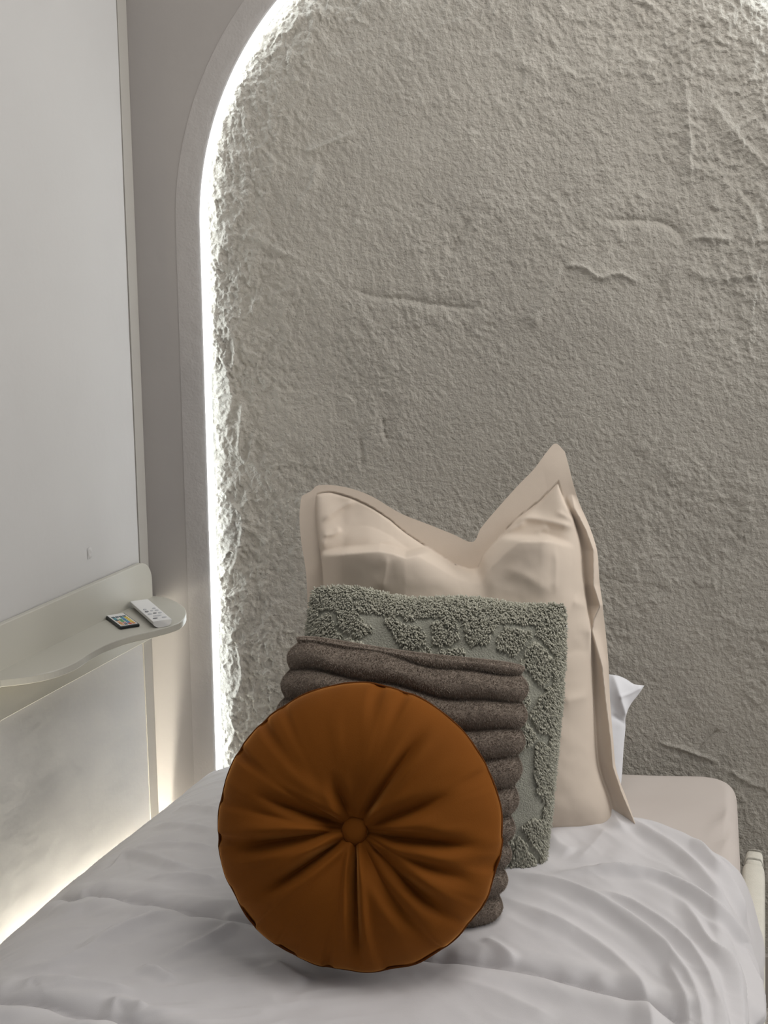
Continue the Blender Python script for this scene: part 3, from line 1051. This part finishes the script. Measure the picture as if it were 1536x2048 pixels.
# covered button, slightly faceted
cb = cfr[2].mean()
nb = 11
V, ringsb = [], []
for (r_, h_) in ((0.0150, -0.012), (0.0195, 0.004), (0.0192, 0.009), (0.0165, 0.0125), (0.010, 0.0142), (0.001, 0.0147)):
    for k in range(nb):
        t = 2 * PI * k / nb + 0.2
        V.append(fr.P(np.array(r_ * math.cos(t)), np.array(r_ * 1.08 * math.sin(t) + RO * 0.965), np.array(cb + h_ - 0.002)))
F = [(i * nb + k, i * nb + (k + 1) % nb, (i + 1) * nb + (k + 1) % nb, (i + 1) * nb + k) for i in range(5) for k in range(nb)]
F.append(tuple(5 * nb + k for k in range(nb)))
put(mesh_obj('button', V, F, M['orange'], oc))


# ------------------------------------------------------------------ square pillows
def square(fr, W, H, T, nu, nv, rnd=0.06, pin=0.02, p=2.6, q=0.55, front=None, back=None, ears=0.0):
    u, v = np.meshgrid(dens(nu), dens(nv), indexing='xy')
    a = u * W / 2 * (1 + pin * (1 - v ** 2)) * (1 - rnd * 0.5 * (np.abs(v) ** 6) * np.abs(u) ** 6)
    b = H / 2 + v * H / 2 * (1 + pin * (1 - u ** 2)) * (1 - rnd * 0.5 * (np.abs(u) ** 6) * np.abs(v) ** 6)
    t = T / 2 * ((1 - np.abs(u) ** p) ** q) * ((1 - np.abs(v) ** p) ** q)
    cf = t if front is None else front(u, v, t)
    cb = -t if back is None else -back(u, v, t)
    return u, v, a, b, cf, cb


def surf_sample(fr, a, b, c, n, seed, power=None):
    """random points with normals on a grid surface, area weighted"""
    P = fr.P(a, b, c)
    q = np.stack([P[:-1, :-1], P[:-1, 1:], P[1:, 1:], P[1:, :-1]], 2)
    nrm = np.cross(q[:, :, 1] - q[:, :, 0], q[:, :, 3] - q[:, :, 0])
    ar = np.linalg.norm(nrm, axis=-1).ravel()
    r = np.random.default_rng(seed)
    pick = r.choice(len(ar), n, p=ar / ar.sum())
    s, t = r.random(n)[:, None], r.random(n)[:, None]
    Q = q.reshape(-1, 4, 3)[pick]
    pos = Q[:, 0] * (1 - s) * (1 - t) + Q[:, 1] * s * (1 - t) + Q[:, 2] * s * t + Q[:, 3] * (1 - s) * t
    nn = nrm.reshape(-1, 3)[pick]
    nn = nn / (np.linalg.norm(nn, axis=1)[:, None] + 1e-12)
    return pos, nn, pick, r


# ---- taupe ribbed plush cushion
fr = Frame((750, 1852), 0.600, 15.0, 6.8, -2.0)
bc = thing('ribbed_cushion', 'taupe plush cushion with thick horizontal ribs behind the round one', 'cushion', tuple(fr.o))
NRIB = 10.0


def rib(u, v, t):
    ph = (v + 0.03 * np.sin(u * 3.0) + 0.012 * np.sin(u * 9 + v * 7)) * NRIB / 2 + 0.30
    s = np.abs(np.sin(ph * PI))
    e = np.clip((1 - np.abs(u)) / 0.04, 0, 1) * np.clip((1 - np.abs(v)) / 0.02, 0, 1)
    return t * 0.9 + (0.019 * s ** 0.75 - 0.003) * e ** 0.5 * (0.65 + 0.35 * np.clip((1 - np.abs(u)) / 0.3, 0, 1))


u, v, a, b, cf, cb = square(fr, 0.380, 0.436, 0.088, 170, 340, 0.09, 0.03, 3.0, 0.5, rib, rib)
sc_r = np.abs(np.sin(((v + 0.03 * np.sin(u * 3.0) + 0.012 * np.sin(u * 9 + v * 7)) * NRIB / 2 + 0.30) * PI))
a = a + np.sign(u) * np.abs(u) ** 10 * 0.011 * (sc_r - 0.6)
b = b + 0.010 * u * u * (v > 0) * v - 0.006 * (1 - u ** 2) * np.clip(v, 0, 1) ** 3
two_sided('cover', fr, a, b, cf, cb, M['brown'], bc)
idx = edge_loop(170, 340)
pl_ = fr.P(a, b, 0 * a)
path = np.array([pl_[i, j] for i, j in idx])[::3]
V, F = tube(path, 0.0028, 6, True)
put(mesh_obj('piping', V, F, M['brown'], bc))
# short plush pile
pos, nn, pick, r = surf_sample(fr, a, b, cf, 120000, 5)
lay = r.normal(0, 0.45, (len(pos), 3)) + fr.x * 0.25 - fr.y * 0.25
dr = nn + lay
dr /= np.linalg.norm(dr, axis=1)[:, None]
ln = r.uniform(0.0028, 0.0050, len(pos))[:, None]
sd = np.cross(dr, r.normal(0, 1, (len(pos), 3)))
sd /= np.linalg.norm(sd, axis=1)[:, None] + 1e-9
wdt = 0.00042
V = np.stack([pos - sd * wdt, pos + sd * wdt, pos + dr * ln], 1).reshape(-1, 3)
Fq = np.arange(len(V)).reshape(-1, 3)
o = put(mesh_obj('plush_pile', V, Fq, M['brown_pile'], bc))
o['kind'] = 'stuff'

# ---- sage chenille cushion
fr = Frame((838, 1740), 0.600, 13.0, 4.2, 0.0)
gc = thing('chenille_cushion', 'sage green tufted chenille cushion behind the taupe ribbed one', 'cushion', tuple(fr.o))


def lump(u, v, t):
    return t + 0.004 * fbm(u * 3, v * 3, 2, 101) * (1 - u ** 4) * (1 - v ** 4)


u, v, a, b, cf, cb = square(fr, 0.440, 0.480, 0.120, 150, 160, 0.05, 0.004, 2.6, 0.5, lump)
b = b - 0.010 * (1 - u ** 2) * np.clip(v, 0, 1) ** 2 + 0.004 * np.sin(u * 7) * np.clip(v, 0, 1) ** 2
a = a * (1 - 0.025 * np.clip(-v, -0.3, 1))
two_sided('cover', fr, a, b, cf, cb, M['green'], gc)
pos, nn, pick, r = surf_sample(fr, a, b, cf, 46000, 9)
pa = (pos - fr.o) @ fr.x
pb = (pos - fr.o) @ fr.y
# patches: warped cells of a jittered lattice, bare weave between them and where a cell is missing
cs = 0.066
qa = pa + 0.016 * fbm(pa * 21, pb * 21, 2, 58)
qb = pb + 0.016 * fbm(pa * 21 + 7, pb * 21 + 3, 2, 61)
best = np.full(len(pos), 9.0)
second = np.full(len(pos), 9.0)
keep = np.zeros(len(pos))
gi, gj = np.floor(qa / cs).astype(int), np.floor(qb / (cs * 0.85)).astype(int)
for di in (-2, -1, 0, 1, 2):
    for dj in (-2, -1, 0, 1, 2):
        ci, cj = gi + di, gj + dj
        hsh = lambda k: _val[_perm[(_perm[(ci * 7 + k * 61) & 4095] + cj * 13) & 4095]]
        px_ = (ci + 0.5 + 0.34 * hsh(1)) * cs + (cj % 2) * cs * 0.5
        py_ = (cj + 0.5 + 0.34 * hsh(2)) * cs * 0.85
        d_ = np.hypot(qa - px_, qb - py_)
        second = np.where(d_ < best, best, np.minimum(second, d_))
        keep = np.where(d_ < best, hsh(3), keep)
        best = np.minimum(best, d_)
mask = (second - best > 0.0095) & (keep > -0.80)
mask |= (pb > 0.440) | (np.abs(pa) > 0.205)
pos, nn, pa, pb = pos[mask], nn[mask], pa[mask], pb[mask]
N = len(pos)
dr = nn + r.normal(0, 0.38, (N, 3)) - fr.y * 0.35
dr /= np.linalg.norm(dr, axis=1)[:, None]
sd = np.cross(dr, r.normal(0, 1, (N, 3)))
sd /= np.linalg.norm(sd, axis=1)[:, None] + 1e-9
s2 = np.cross(dr, sd)
ln = r.uniform(0.006, 0.0095, N)[:, None]
rd = r.uniform(0.0013, 0.0019, N)[:, None]
bend = (-fr.y * 0.0022 + r.normal(0, 0.0008, (N, 3)))
parts = []
for (fz, fr_) in ((0.0, 0.8), (0.6, 1.0)):
    for k in range(4):
        t = k * PI / 2
        parts.append(pos + dr * ln * fz + bend * fz ** 2 + (sd * math.cos(t) + s2 * math.sin(t)) * rd * fr_)
parts.append(pos + dr * ln + bend)
V = np.stack(parts, 1)
base = (np.arange(N) * 9)[:, None, None]
tri = []
for k in range(4):
    k2_ = (k + 1) % 4
    tri += [(k, k2_, 4 + k2_), (k, 4 + k2_, 4 + k), (4 + k, 4 + k2_, 8)]
Fq = (base + np.array(tri)[None]).reshape(-1, 3)
o = put(mesh_obj('tufts', V.reshape(-1, 3), Fq, M['green_tuft'], gc))
o['kind'] = 'stuff'
print('tufts', N)
# zip pull at the right seam
zp = fr.px(1131, 1252)
V, F = tube(fr.P(np.array([zp[0] - .002, zp[0] + .001, zp[0] + .0005]), np.array([zp[1] + .008, zp[1], zp[1] - .010]), np.array([0.004, 0.006, 0.005])), 0.0011, 6)
o = put(mesh_obj('zip_pull', V, F, M['white_plastic'], gc))
o['label'] = 'small pale zip pull'

# ---- cream square pillow with flange, chopped top
fr = Frame((905, 1668), 0.600, 12.0, 0.0, -2.0)
ec = thing('flanged_pillow', 'large cream cotton pillow with a flange and V shaped chopped top', 'pillow', tuple(fr.o))
topc = np.array([fr.px(x, y) for x, y in [(603, 992), (622, 982), (640, 970), (690, 974), (742, 992), (800, 1026), (860, 1050), (905, 1068), (945, 1084), (962, 1056), (992, 1020),
                                          (1035, 972), (1068, 938), (1095, 902), (1112, 887), (1130, 903)]])
leftc = np.array([fr.px(x, y) for x, y in [(600, 1680), (612, 1500), (616, 1300), (613, 1160), (602, 1080), (599, 1030), (603, 992)]])
rightc = np.array([fr.px(x, y) for x, y in [(1278, 1690), (1264, 1635), (1250, 1590), (1238, 1560), (1228, 1520), (1222, 1440), (1217, 1340), (1211, 1260), (1207, 1225), (1198, 1160),
                                            (1193, 1100), (1178, 1050), (1160, 1010), (1148, 975), (1137, 930), (1130, 903)]])
botc = np.array([leftc[0], rightc[0]])
NU, NV = 240, 260
tu = (dens(NU, 0.6) + 1) / 2
tv = (dens(NV, 0.6) + 1) / 2
Tc, Bc, Lc2, Rc2 = resample(smooth_poly(topc, 200), tu), resample(botc, tu), resample(smooth_poly(leftc, 120), tv), resample(smooth_poly(rightc, 120), tv)
uu, vv = np.meshgrid(tu, tv, indexing='xy')
u3, v3 = uu[..., None], vv[..., None]
AB = (1 - v3) * Bc[None] + v3 * Tc[None] + (1 - u3) * Lc2[:, None] + u3 * Rc2[:, None] \
    - ((1 - u3) * (1 - v3) * Bc[0] + u3 * (1 - v3) * Bc[-1] + (1 - u3) * v3 * Tc[0] + u3 * v3 * Tc[-1])
a, b = AB[..., 0], AB[..., 1]
FLu = 0.055
FLv = np.interp(uu, [0, 0.10, 0.3, 0.5, 0.62, 0.75, 1.0], [0.03, 0.018, 0.035, 0.10, 0.085, 0.075, 0.09])
iu = np.clip((uu - FLu) / (1 - 2 * FLu), 0, 1)
iv = np.clip((vv - 0.03) / (1 - 0.03 - FLv), 0, 1)
puff = (1 - np.abs(2 * iu - 1) ** 3.2) ** 0.5 * (1 - np.abs(2 * iv - 1) ** 5.0) ** 0.5
cf = 0.085 * puff
cb = -0.065 * puff - 0.0015
# the chop: behind this ridge the cloth falls back
rg = np.array([fr.px(x, y) for x, y in [(560, 1140), (612, 1124), (645, 1113), (700, 1104), (762, 1099), (790, 1104), (812, 1112), (860, 1102), (945, 1085), (1000, 1080), (1092, 1080), (1150, 1100), (1230, 1120)]])
rgb = np.interp(a, rg[:, 0], rg[:, 1])
dd = b - rgb
mk = sstep(fr.px(600, 1100)[0], fr.px(690, 1100)[0], a) * sstep(fr.px(1150, 1080)[0], fr.px(1070, 1080)[0], a)
cf -= (0.026 * sstep(0.0, 0.010, dd) + 0.022 * sstep(0.0, 0.10, dd)) * mk * (puff > 0.01) * np.clip(puff * 1.6, 0, 1)
cf += np.where(dd < 0, 0.046 * np.exp(-(np.abs(dd) / 0.070) ** 1.3), 0.046) * mk * np.clip(puff * 1.6, 0, 1)
cf -= 0.050 * mk * (dd >= 0) * np.clip(puff * 1.6, 0, 1) * sstep(0, 0.012, dd)
# dent of the chop in the middle
vx = fr.px(935, 1085)
cf -= 0.020 * np.exp(-((a - vx[0]) / 0.055) ** 2) * sstep(0.0, 0.03, dd)
FE = [  # folds on the front: points, height, width
    ([(1010, 1042), (1060, 1036), (1110, 1045), (1160, 1058)], .011, .008),
    ([(985, 1066), (1030, 1056), (1058, 1040)], .007, .007),
    ([(1095, 1078), (1080, 1066), (1100, 1052)], .006, .007),
    ([(1110, 1022), (1140, 1036), (1160, 1046)], .006, .006),
    ([(1105, 1090), (1108, 1130), (1106, 1190)], .003, .006),
    ([(640, 1072), (665, 1068), (682, 1056)], .005, .005),
    ([(640, 1045), (670, 1020), (712, 998)], .005, .006),
    ([(765, 1180), (772, 1140), (778, 1105)], .004, .006),
    ([(725, 1098), (752, 1088), (790, 1075)], .003, .005),
    ([(625, 1160), (630, 1110), (655, 1070)], .006, .008),
    ([(1000, 1130), (1050, 1150), (1110, 1190)], .005, .016),
    ([(1120, 1400), (1160, 1392), (1180, 1398)], .004, .010),
    ([(1110, 1310), (1150, 1300), (1185, 1306)], -.003, .012),
    ([(1140, 1200), (1160, 1208), (1185, 1216)], .006, .010),
]
for pts, amp, wd in FE:
    q = smooth_poly([fr.px(x, y, 0.04) for x, y in pts], 12)
    d, side, pos_ = polydist(a, b, q)
    cf += amp * np.exp(-(d / wd) ** 1.5) * sstep(0, 0.25, pos_) * sstep(1, 0.75, pos_) * np.clip(puff * 3, 0, 1)
cf += 0.004 * fbm(a * 14, b * 14, 3, 120) * np.clip(puff * 2, 0, 1)
# flange seam groove
sg = np.minimum(np.minimum(np.abs(uu - FLu) / FLu, np.abs(uu - 1 + FLu) / FLu) * (np.linalg.norm(Rc2.mean(0) - Lc2.mean(0)) * FLu),
                np.abs(vv - 1 + FLv) / FLv * (0.62 * FLv))
cf -= 0.006 * np.exp(-(sg / 0.0035) ** 2)
# flange: curls forward on the right, back on the top and left
fl = (puff <= 0.001)
rt = np.clip((uu - (1 - FLu * 1.9)) / (FLu * 1.9), 0, 1)
ridge_px = np.array([fr.px(x, y, 0.02) for x, y in [(1290, 1700), (1263, 1632), (1243, 1585), (1224, 1530), (1222, 1500), (1216, 1440), (1203, 1330), (1184, 1260), (1188, 1238), (1200, 1212), (1190, 1180), (1186, 1170),
                                                   (1186, 1100), (1172, 1060), (1150, 1018), (1146, 990)]])
o_ = np.argsort(ridge_px[:, 1])
ra = np.interp(b, ridge_px[o_, 1], ridge_px[o_, 0])
da = a - ra
msk = sstep(fr.px(1150, 985)[1], fr.px(1150, 1030)[1], b)
cf += msk * 0.030 * np.where(da < 0, np.exp(-(np.abs(da) / 0.012) ** 1.2), np.exp(-(da / 0.006) ** 1.0))
cf = np.maximum(cf, cb + 0.002)
wv = 0.004 * np.sin(b * 40 + 1.0) * rt
cf += wv * fl
cb += wv * fl
two_sided('cover', fr, a, b, cf, cb, M['cream'], ec)

# ---- white pillow leaning behind the cream one
fr = Frame((1040, 1590), 0.600, 16.0, 0.0, -3.0)
wc = thing('white_pillow', 'plain white pillow peeking out behind the cream flanged pillow', 'pillow', tuple(fr.o))
tipx = fr.px(1288, 1372)
botr = fr.px(1243, 1580)
NU, NV = 130, 110
tu = dens(NU, 0.7)
tv = dens(NV, 0.7)
uu, vv = np.meshgrid(tu, tv, indexing='xy')
rc_ = np.array([fr.px(x, y) for x, y in [(1236, 1600), (1243, 1560), (1247, 1500), (1251, 1455), (1251, 1430), (1262, 1408), (1276, 1390), (1289, 1371)]])
rc_ = resample(smooth_poly(rc_, 80), (tv + 1) / 2)
tc_ = np.array([fr.px(x, y) for x, y in [(760, 1400), (900, 1372), (1060, 1352), (1160, 1345), (1225, 1349), (1250, 1357), (1268, 1368), (1289, 1371)]])
tc_ = resample(smooth_poly(tc_, 80), (tu + 1) / 2)
lc_ = np.array([fr.px(700, 1610), fr.px(690, 1500), fr.px(760, 1400)])
lc_ = resample(smooth_poly(lc_, 40), (tv + 1) / 2)
bc_ = resample(np.array([lc_[0], rc_[0]]), (tu + 1) / 2)
u3, v3 = (uu[..., None] + 1) / 2, (vv[..., None] + 1) / 2
AB = (1 - v3) * bc_[None] + v3 * tc_[None] + (1 - u3) * lc_[:, None] + u3 * rc_[:, None] \
    - ((1 - u3) * (1 - v3) * bc_[0] + u3 * (1 - v3) * bc_[-1] + (1 - u3) * v3 * tc_[0] + u3 * v3 * tc_[-1])
a, b = AB[..., 0], AB[..., 1]
t = 0.045 * (1 - np.abs(uu) ** 3) ** 0.5 * (1 - np.abs(vv) ** 3) ** 0.5
cf = t + 0.004 * fbm(a * 18, b * 18, 3, 140) * (t > 0.004)
for pts, amp, wd in (([(1228, 1352), (1238, 1390), (1251, 1428)], .014, .008), ([(1240, 1392), (1258, 1388), (1280, 1378)], .005, .004), ([(1228, 1432), (1240, 1440), (1250, 1448)], -.005, .004)):
    q = smooth_poly([fr.px(x, y, 0.02) for x, y in pts], 12)
    d, side, pos_ = polydist(a, b, q)
    cf += amp * np.exp(-(d / wd) ** 1.4)
two_sided('cover', fr, a, b, cf, -t, M['white'], wc)
